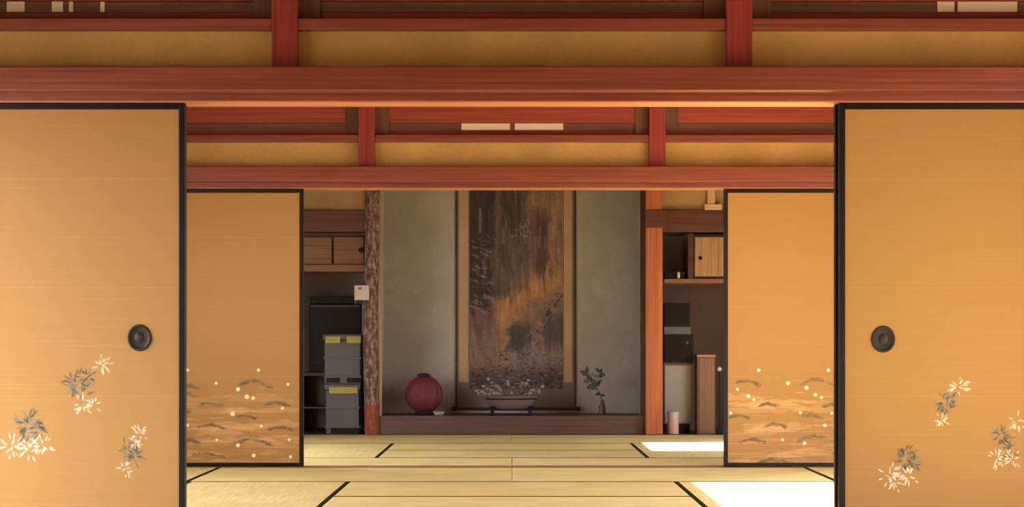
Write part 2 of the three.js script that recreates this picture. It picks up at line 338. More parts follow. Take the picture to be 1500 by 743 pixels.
{
  const d = L2 - 0.03, xl = px(445, d) - DW, xr = px(1060, d);
  const tl = screenCanvas(FB, (g) => {
    const at = onScreen(xl, d);
    const band = []; for (let k = 0; k < 9; k++) band.push([rr(140, 270), rr(555, 675), rr(14, 24), rr(3, 8)]);
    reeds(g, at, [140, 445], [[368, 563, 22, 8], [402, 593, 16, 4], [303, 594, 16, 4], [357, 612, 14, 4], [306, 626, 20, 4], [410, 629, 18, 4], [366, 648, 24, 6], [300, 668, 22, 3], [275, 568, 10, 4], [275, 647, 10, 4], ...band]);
    dots(g, at, [[379, 543], [317, 562], [275, 543], [422, 564], [349, 571, 4], [362, 582, 4.5], [371, 584, 3.5], [414, 599, 3], [341, 607, 4.5], [275, 624], [383, 625], [318, 645], [349, 653, 4], [424, 645], [404, 685, 3], [372, 668, 4], [426, 670, 3]]);
  });
  const al = 'tan paper screen with drifts of pine strokes and white dots along its foot';
  makeScreen('sliding_screen', al, xl, d, tl, [180, 497]);
  const tr = screenCanvas(FB, (g) => {
    const at = onScreen(xr, d);
    const band = []; for (let k = 0; k < 9; k++) band.push([rr(1230, 1380), rr(555, 675), rr(14, 24), rr(3, 8)]);
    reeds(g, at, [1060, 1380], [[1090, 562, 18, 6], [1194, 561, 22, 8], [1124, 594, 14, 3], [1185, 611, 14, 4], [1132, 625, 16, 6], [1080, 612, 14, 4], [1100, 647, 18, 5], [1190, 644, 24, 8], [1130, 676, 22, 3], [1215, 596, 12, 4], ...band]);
    dots(g, at, [[1111, 543, 3.5], [1213, 543, 3.5], [1080, 571], [1154, 562, 4], [1181, 569, 4], [1096, 581, 4], [1104, 586, 3], [1194, 579, 3.5], [1203, 583, 3], [1172, 605, 3], [1208, 624, 3.5], [1146, 645, 3], [1178, 650, 3.5], [1070, 606, 3], [1218, 606, 3]]);
  });
  makeScreen('sliding_screen', al, xr, d, tr, [1325, 497]);
  const plain = screenCanvas(FB, () => {}, 556, 698);
  makeScreen('sliding_screen', 'plain', xl - 0.006, L2 + 0.012, plain);
  makeScreen('sliding_screen', 'plain', xr + 0.006, L2 + 0.012, plain);
}
{
  const sc = scene.children.filter((o) => o.name.startsWith('sliding_screen'));
  const L = [
    'tan paper sliding screen with white-flowered sprigs, its round black pull near its right stile',
    'tan paper sliding screen with white-flowered sprigs, its round black pull near its left stile',
    'plain tan sliding screen hidden behind the sprig-painted screen with pull by its right stile',
    'plain tan sliding screen, its dark stile showing behind the screen with pull by left stile',
    'tan sliding screen painted with pine drifts, before the alcove holding grey storage boxes',
    'golden sliding screen painted with pine drifts, before the alcove with pale cupboard door',
    'plain tan sliding screen hidden behind the pine-drift screen by the grey storage boxes',
    'plain tan sliding screen hidden behind the pine-drift screen by the pale cupboard door',
  ];
  sc.forEach((o, i) => { o.userData.label = L[i]; o.userData.group = 'sliding paper screens'; });
}

// ---------------------------------------------------------------- the back wall: picture alcove between two shelf alcoves
const back = struct('wall_back');
const TL = px(555, TK), TR = px(943, TK);
{
  // picture alcove
  const tokoTop = 2.45;
  mesh('plaster_panel', bx(TL - 0.1, TR + 0.1, -0.12, CEIL, -TB - 0.1, -TB, 0), M.greyPlaster, back);
  mesh('plaster_panel', bx(TL - 0.06, TL, -0.12, CEIL, -TB, -TK - 0.02, 0), M.greyPlaster, back);
  mesh('plaster_panel', bx(TR, TR + 0.06, -0.12, CEIL, -TB, -TK - 0.02, 0), M.greyPlaster, back);
  mesh('plaster_panel', bx(TL, TR, tokoTop, CEIL, -TB, -TK, 0), M.tanPlaster, back);
  mesh('alcove_floor', bx(TL, TR, 0.1, 0.157, -TB, -TK - 0.09, 0.002), M.darkWood, back);
  mesh('alcove_sill', bx(TL, TR, 0.0, 0.16, -TK - 0.1, -TK + 0.005, 0.008), M.sill, back);
  mesh('alcove_lintel', bx(TL, TR, tokoTop - 0.08, tokoTop, -TK - 0.1, -TK, 0.004), M.beam, back);
  // shelf alcoves
  for (const [a, b] of [[-2.78, TL - 0.06], [TR + 0.06, 2.78]]) {
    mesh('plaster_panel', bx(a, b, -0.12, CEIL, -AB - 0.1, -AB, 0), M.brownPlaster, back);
    const [p, q] = a < 0 ? [a, px(537, TK)] : [px(970, TK), b];
    mesh('plaster_panel', bx(p, q, 1.88, CEIL, -TK - 0.06, -TK - 0.02, 0), M.tanPlaster, back);
    mesh('tie_beam', bx(p, a < 0 ? q : q, py(340, TK), py(308, TK), -TK - 0.07, -TK + 0.02, 0.005), M.alcoveBeam, back);
  }
  mesh('tie_beam', bx(px(945, TK), px(972, TK) + 0.01, py(335, TK), py(309, TK), -TK - 0.05, -TK + 0.095, 0.005), M.alcoveBeam, back);
  mesh('lit_shaded_strip', bx(px(552, TK), px(559, TK), 0.16, CEIL, -TK - 0.03, -TK - 0.005, 0.002), M.litSideStrip, back);  // pale strip paints the lit side wall of the alcove
  mesh('lit_shaded_strip', bx(px(938, TK), px(945, TK), 0.16, CEIL, -TK - 0.03, -TK - 0.005, 0.002), M.darkWood, back);  // dark strip paints the opposite side wall in shade
  const p = mesh('square_post', bx(px(946, TK - 0.08), px(971, TK - 0.08), 0.001, CEIL, -TK - 0.07, -TK + 0.08, 0.014), M.postWood, back);
  p.userData.label = 'square orange-red wooden alcove post';
}
// the natural log post
{
  const H = CEIL, seg = 40, rings = 180, cx = px(544, TK), r0 = 0.062;
  const bark = dataTex(256, 1024, (() => { const f = (u, v) => fbm(Math.cos(u * 6.2832) * 2.2, v * 34, Math.sin(u * 6.2832) * 2.2, 4); return (u, v) => { const n = f(u, v) + 0.35 * fbm(u * 9, v * 120, 3, 2); const k = Math.max(0, Math.min(1, 0.42 + n * 1.9)); const low = v < 0.09 ? 1 : 0; const dark = [0.3, 0.2, 0.18], pale = [0.56, 0.49, 0.47], red = [0.52, 0.27, 0.18]; return [0, 1, 2].map((i) => low ? red[i] * (0.85 + 0.25 * k) : dark[i] * (1 - k) + pale[i] * k); }; })());
  const g = new THREE.CylinderGeometry(r0, r0, H, seg, rings, false);
  const P = g.attributes.position;
  for (let i = 0; i < P.count; i++) {
    const x = P.getX(i), y = P.getY(i), z = P.getZ(i), a = Math.atan2(z, x), R = Math.hypot(x, z);
    if (R < 0.01) continue;
    const low = y + H / 2 < 0.24 ? 0.25 : 1;
    const k = 1 + low * (0.16 * fbm(Math.cos(a) * 1.5, y * 7, Math.sin(a) * 1.5, 3) + 0.09 * fbm(Math.cos(a) * 4, y * 26, Math.sin(a) * 4, 2));
    P.setXYZ(i, x * k + 0.006 * Math.sin(y * 3.1), y, z * k);
  }
  g.computeVertexNormals();
  const m = mesh('log_post', g, new THREE.MeshStandardMaterial({ map: bark, roughness: 0.85 }), back);
  m.position.set(cx, H / 2 + 0.001, -TK);
  m.userData.label = 'gnarled natural log post with mottled pale bark';
}

// ---------------------------------------------------------------- hanging scroll
{
  const d = TB - 0.006, x0 = px(668, d), x1 = px(843, d), yb = py(601, d), yt = 2.33;
  const o = thing('hanging_scroll', 'tall hanging scroll with a dark ink mountain landscape in a gold-edged grey mount', 'scroll', [(x0 + x1) / 2, yb, -d]);
  const X = (p) => px(p, d) - (x0 + x1) / 2, Y = (p) => py(p, d) - yb;
  const mount = new THREE.MeshStandardMaterial({ color: lin(0.17, 0.14, 0.135), map: plasterTex, roughness: 0.9 });
  const gold = new THREE.MeshStandardMaterial({ color: lin(0.46, 0.31, 0.2), map: plasterTex, roughness: 0.85 });
  mesh('silk_mount', bx(X(668), X(843), 0, yt - yb, -0.003, 0.0, 0), mount, o);
  mesh('gold_border', bx(X(672), X(686), Y(560), yt - yb - 0.02, 0, 0.0015, 0), gold, o);
  mesh('gold_border', bx(X(826), X(838), Y(560), yt - yb - 0.02, 0, 0.0015, 0), gold, o);
  mesh('edge_band', bx(X(667), X(670), 0, yt - yb, -0.003, 0.003, 0), M.darkWood, o);
  mesh('edge_band', bx(X(841), X(844), 0, yt - yb, -0.003, 0.003, 0), M.darkWood, o);
  const rod = mesh('roller', new THREE.CylinderGeometry(0.014, 0.014, X(843) - X(668) + 0.02, 20).rotateZ(Math.PI / 2), M.darkWood, o); rod.position.set(0, 0.012, 0.012);
  for (const s of [-1, 1]) { const k = mesh('roller_knob', new THREE.CylinderGeometry(0.017, 0.02, 0.04, 20).rotateZ(Math.PI / 2), M.bronze, o); k.position.set(s * (X(843) + 0.02), 0.012, 0.012); }
  mesh('hanging_rod', new THREE.CylinderGeometry(0.009, 0.009, X(843) - X(668) + 0.02, 16).rotateZ(Math.PI / 2), M.darkWood, o).position.set(0, yt - yb, 0.006);
  // the painting, seen rows 283 to 570 plus what the lintel hides
  const W = 480, H = 1160, PT = 2.28;
  const c = document.createElement('canvas'); c.width = W; c.height = H;
  const g = c.getContext('2d');
  const cx = (p) => (p - 688) / 137 * W, cy = (p) => (PT - py(p, d)) / (PT - py(570, d)) * H;
  const img = g.createImageData(W, H);
  const mixc = (a, b, t) => a.map((v, i) => v + (b[i] - v) * t);
  const st = (a, b, x) => { const t = Math.max(0, Math.min(1, (x - a) / (b - a))); return t * t * (3 - 2 * t); };
  const silk = [184, 146, 122], ink = [68, 54, 62], grey = [112, 98, 96], cliff = [136, 102, 112], amber = [214, 156, 100], lower = [154, 128, 124], slate = [88, 88, 92], stone = [160, 148, 146], low = [100, 86, 96], pale = '138,124,126', deep = '40,28,32';
  for (let y = 0; y < H; y++) for (let x = 0; x < W; x++) {
    const n = fbm(x / 70, y / 70, 1.1, 5), v = fbm(x / 22, y / 120, 4.2, 4), f = fbm(x / 10, y / 10, 7.7, 3);
    const X1 = 688 + x / W * 137 + 12 * n, Y1 = 283 + (y - cy(283)) / (cy(570) - cy(283)) * 287 + 20 * v;
    const area = (l, r, t, b, k, s = 5) => k * st(l - s, l + s, X1) * (1 - st(r - s, r + s, X1)) * st(t - 8, t + 8, Y1) * (1 - st(b - 12, b + 12, Y1));
    let col = mixc(silk, lower, 0.35 + 0.5 * n);
    col = mixc(col, grey, area(712, 775, 180, 432, 0.95));                       // middle cliff
    col = mixc(col, ink, area(736, 764, 180, 335, 0.6, 9));
    col = mixc(col, cliff, area(772, 803, 308, 400, 0.95));                      // right pinnacle
    col = mixc(col, ink, area(786, 801, 322, 392, 0.45, 4));
    col = mixc(col, ink, area(670, 722, 180, 462, 0.9));                         // dark cliff on the left
    const band = Y1 - (452 - (X1 - 745) * 0.62);                                 // bank of mist rising to the right
    const mist = Math.exp(-(band * band) / 520) * st(724, 746, X1);
    col = mixc(col, amber, Math.min(1, mist * (0.8 + 0.8 * n)));
    col = mixc(col, amber, area(724, 748, 440, 530, 0.55, 8));
    col = mixc(col, lower, area(770, 840, 440, 520, 0.8));
    col = mixc(col, cliff, area(676, 728, 452, 490, 0.8));
    col = mixc(col, lower, area(676, 735, 485, 530, 0.8));
    col = mixc(col, slate, area(745, 778, 474, 520, 0.95, 4));
    col = mixc(col, slate, area(795, 835, 462, 510, 0.8, 4));
    col = mixc(col, stone, area(740, 830, 512, 538, 0.75));
    col = mixc(col, low, st(526, 556, Y1 + 18 * f) * 0.95);
    const m = 0.7 * (1 + 0.35 * v + 0.22 * f), i = (y * W + x) * 4;
    for (let k = 0; k < 3; k++) img.data[i + k] = Math.max(0, Math.min(255, col[k] * m));
    img.data[i + 3] = 255;
  }
  g.putImageData(img, 0, 0);
  const dab = (X1, Y1, len, ang, rgb, al, w) => { g.strokeStyle = `rgba(${rgb},${al})`; g.lineWidth = w; g.lineCap = 'round'; g.beginPath(); const dx = Math.cos(ang) * len, dy = Math.sin(ang) * len; g.moveTo(cx(X1), cy(Y1)); g.quadraticCurveTo(cx(X1 + dx / 2 + rr(-1, 1)), cy(Y1 + dy / 2 + rr(-1, 1)), cx(X1 + dx), cy(Y1 + dy)); g.stroke(); };
  for (let k = 0; k < 90; k++) dab(rr(690, 716), rr(345, 460), rr(3, 9), rr(0.1, 0.7), rnd() < 0.6 ? pale : deep, rr(0.2, 0.6), rr(5, 12));
  for (let k = 0; k < 90; k++) dab(rr(690, 802), rr(250, 400), rr(8, 34), 1.57 + rr(-0.06, 0.06), rnd() < 0.6 ? deep : pale, rr(0.12, 0.35), rr(5, 14));
  dab(703, 306, 34, 1.57, pale, 0.6, 12);
  for (let k = 0; k < 14; k++) dab(rr(750, 774), rr(322, 346), rr(1, 3), rr(0, 3), pale, 0.5, rr(7, 11));
  for (let k = 0; k < 60; k++) { const t = rnd(); dab(778 + 46 * t + rr(-7, 7), 502 - 74 * t + rr(-9, 9), rr(2, 6), -0.9 + rr(-0.3, 0.3), rnd() < 0.55 ? pale : deep, rr(0.2, 0.5), rr(6, 12)); }
  for (let k = 0; k < 220; k++) dab(rr(689, 824), 505 + 65 * Math.sqrt(rnd()), rr(1, 5), rr(-0.6, 0.6), rnd() < 0.6 ? deep : pale, rr(0.25, 0.6), rr(5, 11));
  const t = new THREE.CanvasTexture(c); t.colorSpace = THREE.SRGBColorSpace;
  const pg = bx(X(688), X(825), Y(570), PT - yb, 0, 0.002, 0);
  const P = pg.attributes.position, uv = pg.attributes.uv;
  for (let i = 0; i < P.count; i++) uv.setXY(i, (P.getX(i) - X(688)) / (X(825) - X(688)), (P.getY(i) - Y(570)) / (PT - yb - Y(570)));
  mesh('painting', pg, new THREE.MeshStandardMaterial({ map: t, roughness: 0.9 }), o);
}

// ---------------------------------------------------------------- things on the alcove floor
const TF = 0.157;
{ // red lacquer jar
  const d = 14.55, R = 0.165, cx = px(621, d);
  const o = thing('lidded_jar', 'round ribbed red lacquer jar with a dark lid on the alcove floor', 'jar', [cx, TF, -d]);
  const red = new THREE.MeshPhysicalMaterial({ color: lin(0.14, 0.014, 0.024), roughness: 0.65 });
  const prof = []; for (let i = 0; i <= 28; i++) { const t = -1.2 + 2.5 * i / 28; prof.push([Math.cos(t) * R, 0.175 + Math.sin(t) * R * 0.98]); }
  const g = lathe(prof, 96), P = g.attributes.position;
  for (let i = 0; i < P.count; i++) { const a = Math.atan2(P.getZ(i), P.getX(i)), k = 1 - 0.05 * Math.pow(Math.abs(Math.cos(a * 5)), 6); P.setX(i, P.getX(i) * k); P.setZ(i, P.getZ(i) * k); }
  g.computeVertexNormals();
  mesh('body', g, red, o);
  mesh('foot', lathe([[0, 0], [0.08, 0], [0.085, 0.01], [0.07, 0.03], [0.06, 0.035], [0, 0.035]]), M.charcoal, o);
  mesh('lid', lathe([[0.055, 0.325], [0.06, 0.335], [0.056, 0.345], [0.03, 0.356], [0, 0.358]]), M.bronze, o);
  const spots = new THREE.MeshStandardMaterial({ color: lin(0.085, 0.026, 0.033), roughness: 0.7 });
  for (const [a, e, r] of [[1.2, 0.2, 0.03], [1.9, 0.15, 0.034], [1.55, -0.35, 0.03], [0.8, -0.2, 0.03], [2.3, -0.3, 0.03], [1.6, 0.6, 0.026]]) {
    const q = mesh('painted_medallion', lathe([[r, 0], [r * 0.9, 0.004], [0, 0.006]], 20), spots, o);
    const n = new THREE.Vector3(Math.cos(a) * Math.cos(e), Math.sin(e), Math.sin(a) * Math.cos(e));
    q.position.copy(n).multiplyScalar(R * 0.975).add(new THREE.Vector3(0, 0.175, 0));
    q.quaternion.setFromUnitVectors(new THREE.Vector3(0, 1, 0), n);
  }
  const s = thing('small_dish', 'small pale dish beside the red jar', 'dish', [px(643, 14.42), TF, -14.42]);
  mesh('bowl', lathe([[0, 0.004], [0.03, 0.006], [0.045, 0.03], [0.048, 0.03], [0.034, 0.001], [0, 0]], 28), M.palePlastic, s);
}
{ // low footed basin with flowering twigs
  const d = 14.5, cx = px(749, d);
  const o = thing('flower_basin', 'low grey footed basin standing before the hanging scroll', 'basin', [cx, TF, -d]);
  const pewter = new THREE.MeshStandardMaterial({ color: lin(0.15, 0.12, 0.12), roughness: 0.5, metalness: 0.2 });
  const g = lathe([[0, 0.045], [0.13, 0.045], [0.175, 0.06], [0.205, 0.1], [0.215, 0.145], [0.235, 0.158], [0.235, 0.168], [0.21, 0.166], [0.198, 0.12], [0.16, 0.07], [0, 0.06]], 56);
  g.scale(1, 1, 0.62);
  mesh('bowl', g, pewter, o);
  const bandG = new THREE.TorusGeometry(0.217, 0.006, 8, 56).rotateX(Math.PI / 2); bandG.scale(1, 1, 0.62); bandG.translate(0, 0.138, 0);
  mesh('band', bandG, M.charcoal, o);
  for (const [sx, sz] of [[-1, 1], [1, 1], [-1, -1], [1, -1]]) {
    const l = mesh('foot', lathe([[0, 0], [0.022, 0], [0.02, 0.012], [0.013, 0.03], [0.02, 0.06], [0.026, 0.075], [0, 0.08]], 16), M.black, o);
    l.position.set(sx * 0.2 * 0.82, 0, sz * 0.07);
  }
  const soil = lathe([[0, 0.163], [0.12, 0.162], [0.205, 0.158]], 40); soil.scale(1, 1, 0.6);
  mesh('moss', soil, new THREE.MeshStandardMaterial({ color: lin(0.06, 0.055, 0.04), roughness: 1 }), o);
  // twigs
  const w = thing('flower_arrangement', 'spray of bare twigs with small pale blossoms in the grey basin', 'flowers', [cx, TF + 0.1635, -d]);
  const twig = new THREE.MeshStandardMaterial({ color: lin(0.1, 0.06, 0.05), roughness: 0.9 });
  const petal = new THREE.MeshStandardMaterial({ color: lin(0.3, 0.25, 0.25), roughness: 0.8, side: THREE.DoubleSide });
  const leafM = new THREE.MeshStandardMaterial({ color: lin(0.2, 0.19, 0.16), roughness: 0.8, side: THREE.DoubleSide });
  const flower = merge([0, 1, 2, 3, 4].map((k) => { const q = new THREE.SphereGeometry(0.009, 8, 6); q.scale(1, 0.35, 0.7); q.translate(0.009, 0.002, 0); q.rotateY(k * 1.2566); return q; }));
  const lf = new THREE.SphereGeometry(0.02, 8, 6); lf.scale(1.2, 0.12, 0.5);
  const ends = [[-0.33, 0.0], [-0.3, 0.06], [-0.24, 0.1], [-0.27, -0.02], [-0.2, 0.16], [-0.12, 0.1], [-0.1, 0.2], [-0.03, 0.14], [0.02, 0.09], [0.05, 0.2], [0.1, 0.12], [0.15, 0.15], [0.2, 0.08], [0.24, 0.05], [0.27, 0.1], [0.18, 0.0], [-0.15, 0.03], [0.0, 0.05]];
  for (const [ex, ey0] of ends) {
    const ey = Math.max(0.02, ey0 - 0.025);
    const ez = rr(-0.09, 0.1), bx0 = ex * 0.35 + rr(-0.02, 0.02);
    mesh('twig', tube([[bx0, 0.004, ez * 0.3], [ex * 0.6, ey * 0.55 + 0.02, ez * 0.6], [ex, ey, ez]], 0.0035, 8, 5), twig, w);
    for (let k = 0; k < 3; k++) {
      const t = 0.55 + 0.22 * k, X = bx0 + (ex - bx0) * t, Y = ey * t + 0.008, Z = ez * t;
      if (rnd() < 0.55) { const f = mesh('blossom', flower, petal, w); f.position.set(X, Y, Z + 0.006); f.rotation.set(rr(0.6, 1.6), rr(0, 6), 0); }
      else { const f = mesh('leaf', lf, leafM, w); f.position.set(X + 0.012, Y, Z + 0.006); f.rotation.set(rr(-0.7, 0.7), rr(0, 6), rr(-0.8, 0.8)); }
    }
  }
}
{ // green sprig in a slim dark vase
  const d = 14.55, cx = px(882, d);
  const v = thing('bud_vase', 'slim dark bronze vase holding a green sprig', 'vase', [cx, TF, -d]);
  mesh('body', lathe([[0, 0], [0.034, 0], [0.036, 0.01], [0.03, 0.03], [0.032, 0.06], [0.022, 0.09], [0.014, 0.11], [0.018, 0.125], [0.013, 0.125], [0.009, 0.122], [0, 0.122]], 28), wood(0.09, 0.06, 0.055, 0.5), v);
  const o = thing('green_sprig', 'dark green leafy sprig leaning out of the slim vase', 'plant', [cx, TF + 0.1225, -d]);
  const green = [lin(0.014, 0.035, 0.014), lin(0.022, 0.055, 0.026), lin(0.07, 0.11, 0.08)].map((c) => new THREE.MeshStandardMaterial({ color: c, roughness: 0.5, side: THREE.DoubleSide }));
  mesh('stem', tube([[0, 0.001, 0], [-0.02, 0.06, 0.01], [-0.07, 0.13, 0.02], [-0.14, 0.23, 0.02]], 0.004, 16, 6), green[0], o);
  mesh('stem', tube([[-0.05, 0.1, 0.015], [-0.04, 0.17, 0.02], [-0.02, 0.24, 0.03]], 0.003, 10, 6), green[0], o);
  const s = new THREE.Shape(); s.moveTo(0, 0); s.quadraticCurveTo(0.03, 0.022, 0.085, 0); s.quadraticCurveTo(0.03, -0.022, 0, 0);
  const lg = new THREE.ExtrudeGeometry(s, { depth: 0.002, bevelEnabled: true, bevelSize: 0.001, bevelThickness: 0.001, bevelSegments: 1 });
  const P = lg.attributes.position; for (let i = 0; i < P.count; i++) P.setZ(i, P.getZ(i) - 2.5 * P.getX(i) ** 2);
  lg.computeVertexNormals();
  for (const [x, y, a, k, sc] of [[-0.14, 0.22, 2.6, 0, 1], [-0.14, 0.23, 1.7, 1, 0.9], [-0.12, 0.2, 0.7, 2, 0.8], [-0.11, 0.18, 3.4, 0, 1], [-0.1, 0.17, 2.2, 1, 1], [-0.08, 0.14, 3.7, 0, 1], [-0.07, 0.13, 0.4, 0, 0.9], [-0.05, 0.11, 3.2, 1, 0.9], [-0.06, 0.13, 2, 0, 1], [-0.02, 0.23, 1.2, 0, 0.7], [-0.02, 0.24, 2.4, 0, 0.8], [-0.02, 0.23, -0.3, 0, 0.7], [-0.03, 0.2, 0.6, 0, 0.7], [-0.035, 0.2, 2.7, 2, 0.7], [-0.04, 0.16, 0.1, 1, 0.6], [-0.02, 0.06, 3.5, 0, 0.7], [-0.015, 0.05, -0.2, 0, 0.6]]) {
    const m = mesh('leaf', lg, green[k], o); m.position.set(x * 0.92, y, 0.02 + rr(-0.01, 0.01)); m.rotation.set(rr(-0.4, 0.4), rr(-0.5, 0.5), a); m.scale.setScalar(sc * 0.85); m.scale.y *= 1.9;
  }
}

// ---------------------------------------------------------------- left shelf alcove
{
  const d = TK + 0.03, x1 = px(534, d), y0 = py(398, d), y1 = py(341, d), w = px(531, d) - px(487.5, d);
  const o = thing('wall_cupboard', 'brown wall cupboard with a row of small sliding doors above the storage boxes', 'cupboard', [x1, y0, -d]);
  mesh('shelf_board', bx(-1.49, 0, 0, py(388, d) - y0, -0.5, 0.0, 0.003), M.midWood, o);
  mesh('back_board', bx(-1.49, 0, py(388, d) - y0, y1 - y0 - 0.001, -0.5, -0.06, 0.003), M.darkWood, o);
  mesh('top_board', bx(-1.49, 0, py(346, d) - y0, y1 - y0 - 0.001, -0.06, 0.0, 0.003), M.darkWood, o);
  for (let k = 0; k < 6; k++) {
    const b = -0.01 - k * (w + 0.022), dr = mesh('door', bx(b - w, b, py(387, d) - y0, py(347, d) - y0, -0.055, -0.03 - (k % 2) * 0.008, 0.003), M.midWood, o);
    if (k % 2) continue;
    const q = mesh('door_pull', lathe([[0, 0.004], [0.012, 0.004], [0.016, 0.002], [0.017, 0]], 20).rotateX(Math.PI / 2), M.black, dr);
    q.position.set(k % 2 ? b - w + 0.05 : b - 0.022, (py(366, d) - y0), -0.03 - (k % 2) * 0.008); q.scale.setScalar(1.4);
  }
}
{ // television on a low stand
  const d = 14.72;
  const st = thing('low_stand', 'low dark wooden stand behind the grey storage boxes', 'stand', [px(490, d), 0.001, -d - 0.1]);
  const h = py(546, d), hw = 0.29;
  mesh('top', bx(-hw, hw, h - 0.03, h, -0.16, 0.16), M.darkWood, st);
  mesh('back_panel', bx(-hw + 0.02, hw - 0.02, 0.02, h - 0.03, -0.16, -0.14), M.darkWood, st);
  for (const s of [-1, 1]) mesh('side_panel', bx(s > 0 ? hw - 0.025 : -hw, s > 0 ? hw : -hw + 0.025, 0, h - 0.03, -0.16, 0.15), M.darkWood, st);
  mesh('shelf', bx(-hw + 0.025, hw - 0.025, 0.2, 0.22, -0.14, 0.14), M.darkWood, st);
  const t = thing('television', 'black boxy television on the stand behind the storage boxes', 'television', [px(491, d), h + 0.001, -d - 0.1]);
  const tw = (px(530, d) - px(453, d)) / 2, th = py(446, d) - h;
  mesh('housing', bx(-tw, tw, 0, th, -0.1, 0.1, 0.01), M.charcoal, t);
  mesh('screen', bx(-tw + 0.02, tw - 0.02, 0.06, th - 0.03, 0.098, 0.103, 0.002), M.black, t);
  mesh('bezel_strip', bx(-tw + 0.02, tw - 0.02, th - 0.024, th - 0.008, 0.1, 0.104, 0.001), wood(0.1, 0.08, 0.08), t);
  const b = thing('player_box', 'flat black box lying on the television', 'player', [px(488, d), h + th + 0.002, -d - 0.1]);
  mesh('case', bx(-tw * 0.9, tw * 0.8, 0.006, py(434, d) - h - th, -0.1, 0.08, 0.004), M.black, b);
  for (const s of [-1, 1]) mesh('foot', bx(s * tw * 0.6 - 0.02, s * tw * 0.6 + 0.02, 0, 0.007, 0, 0.05, 0.001), M.charcoal, b);
}
{ // grey storage boxes with yellow fittings
  const d = TK + 0.08, D = 0.32;
  const crate = (label, X0, X1, Y0, Y1, base, yellows, slots) => {
    const cx = (px(X0, d) + px(X1, d)) / 2, hw = (px(X1, d) - px(X0, d)) / 2, h = py(Y0, d) - base;
    const o = thing('storage_box', label, 'box', [cx, base, -d - D / 2], 'stacked grey storage boxes');
    mesh('body', bx(-hw + 0.012, hw - 0.012, 0, h - 0.05, -D / 2 + 0.01, D / 2 - 0.01, 0.008), M.greyPlastic, o);
    mesh('lid', bx(-hw, hw, h - 0.05, h, -D / 2, D / 2, 0.01), M.greyPlastic, o);
    mesh('rib', bx(-hw + 0.004, hw - 0.004, h * 0.5, h * 0.5 + 0.02, -D / 2 + 0.004, D / 2 - 0.004, 0.004), M.greyPlastic, o);
    mesh('rib', bx(-hw + 0.004, hw - 0.004, h * 0.12, h * 0.12 + 0.02, -D / 2 + 0.004, D / 2 - 0.004, 0.004), M.greyPlastic, o);
    for (const [a, b, c, e] of yellows) { const y = mesh('latch', bx(px(a, d) - cx, px(b, d) - cx, py(e, d) - base, py(c, d) - base, D / 2 - 0.005, D / 2 + 0.012, 0.004), M.yellow, o); y.userData.label = 'yellow latch'; }
    for (const [a, b, c, e] of slots) mesh('hand_hole', bx(px(a, d) - cx, px(b, d) - cx, py(e, d) - base, py(c, d) - base, D / 2 - 0.02, D / 2 - 0.006, 0.002), M.black, o);
    return o;
  };
  const hl = py(563, d);
  crate('grey plastic storage box with one long yellow latch, under another box', 475, 528, 563, 635, 0.001, [[482, 524, 567, 577]], [[484, 526, 627, 635]]);
  crate('grey plastic storage box with two yellow latches, stacked on another box', 473, 530, 490, 560, hl + 0.002, [[477, 499, 493, 503], [508, 529, 493, 503]], [[478, 498, 551, 561], [508, 528, 551, 561]]);
}
{ // small box on the log post
  const d = TK - 0.085, o = thing('wall_controller', 'small pale grey control box fixed to the log post', 'control box', [px(530, d), py(429, d), -d]);
  mesh('case', bx(-0.062, 0.062, -0.062, 0.062, -0.022, 0.012, 0.005), M.palePlastic, o);
  mesh('cover', bx(-0.05, 0.05, -0.05, 0.015, 0.011, 0.016, 0.002), M.palePlastic, o);
  mesh('button', bx(-0.03, 0.0, 0.028, 0.045, 0.011, 0.015, 0.001), M.greyPlastic, o);
}

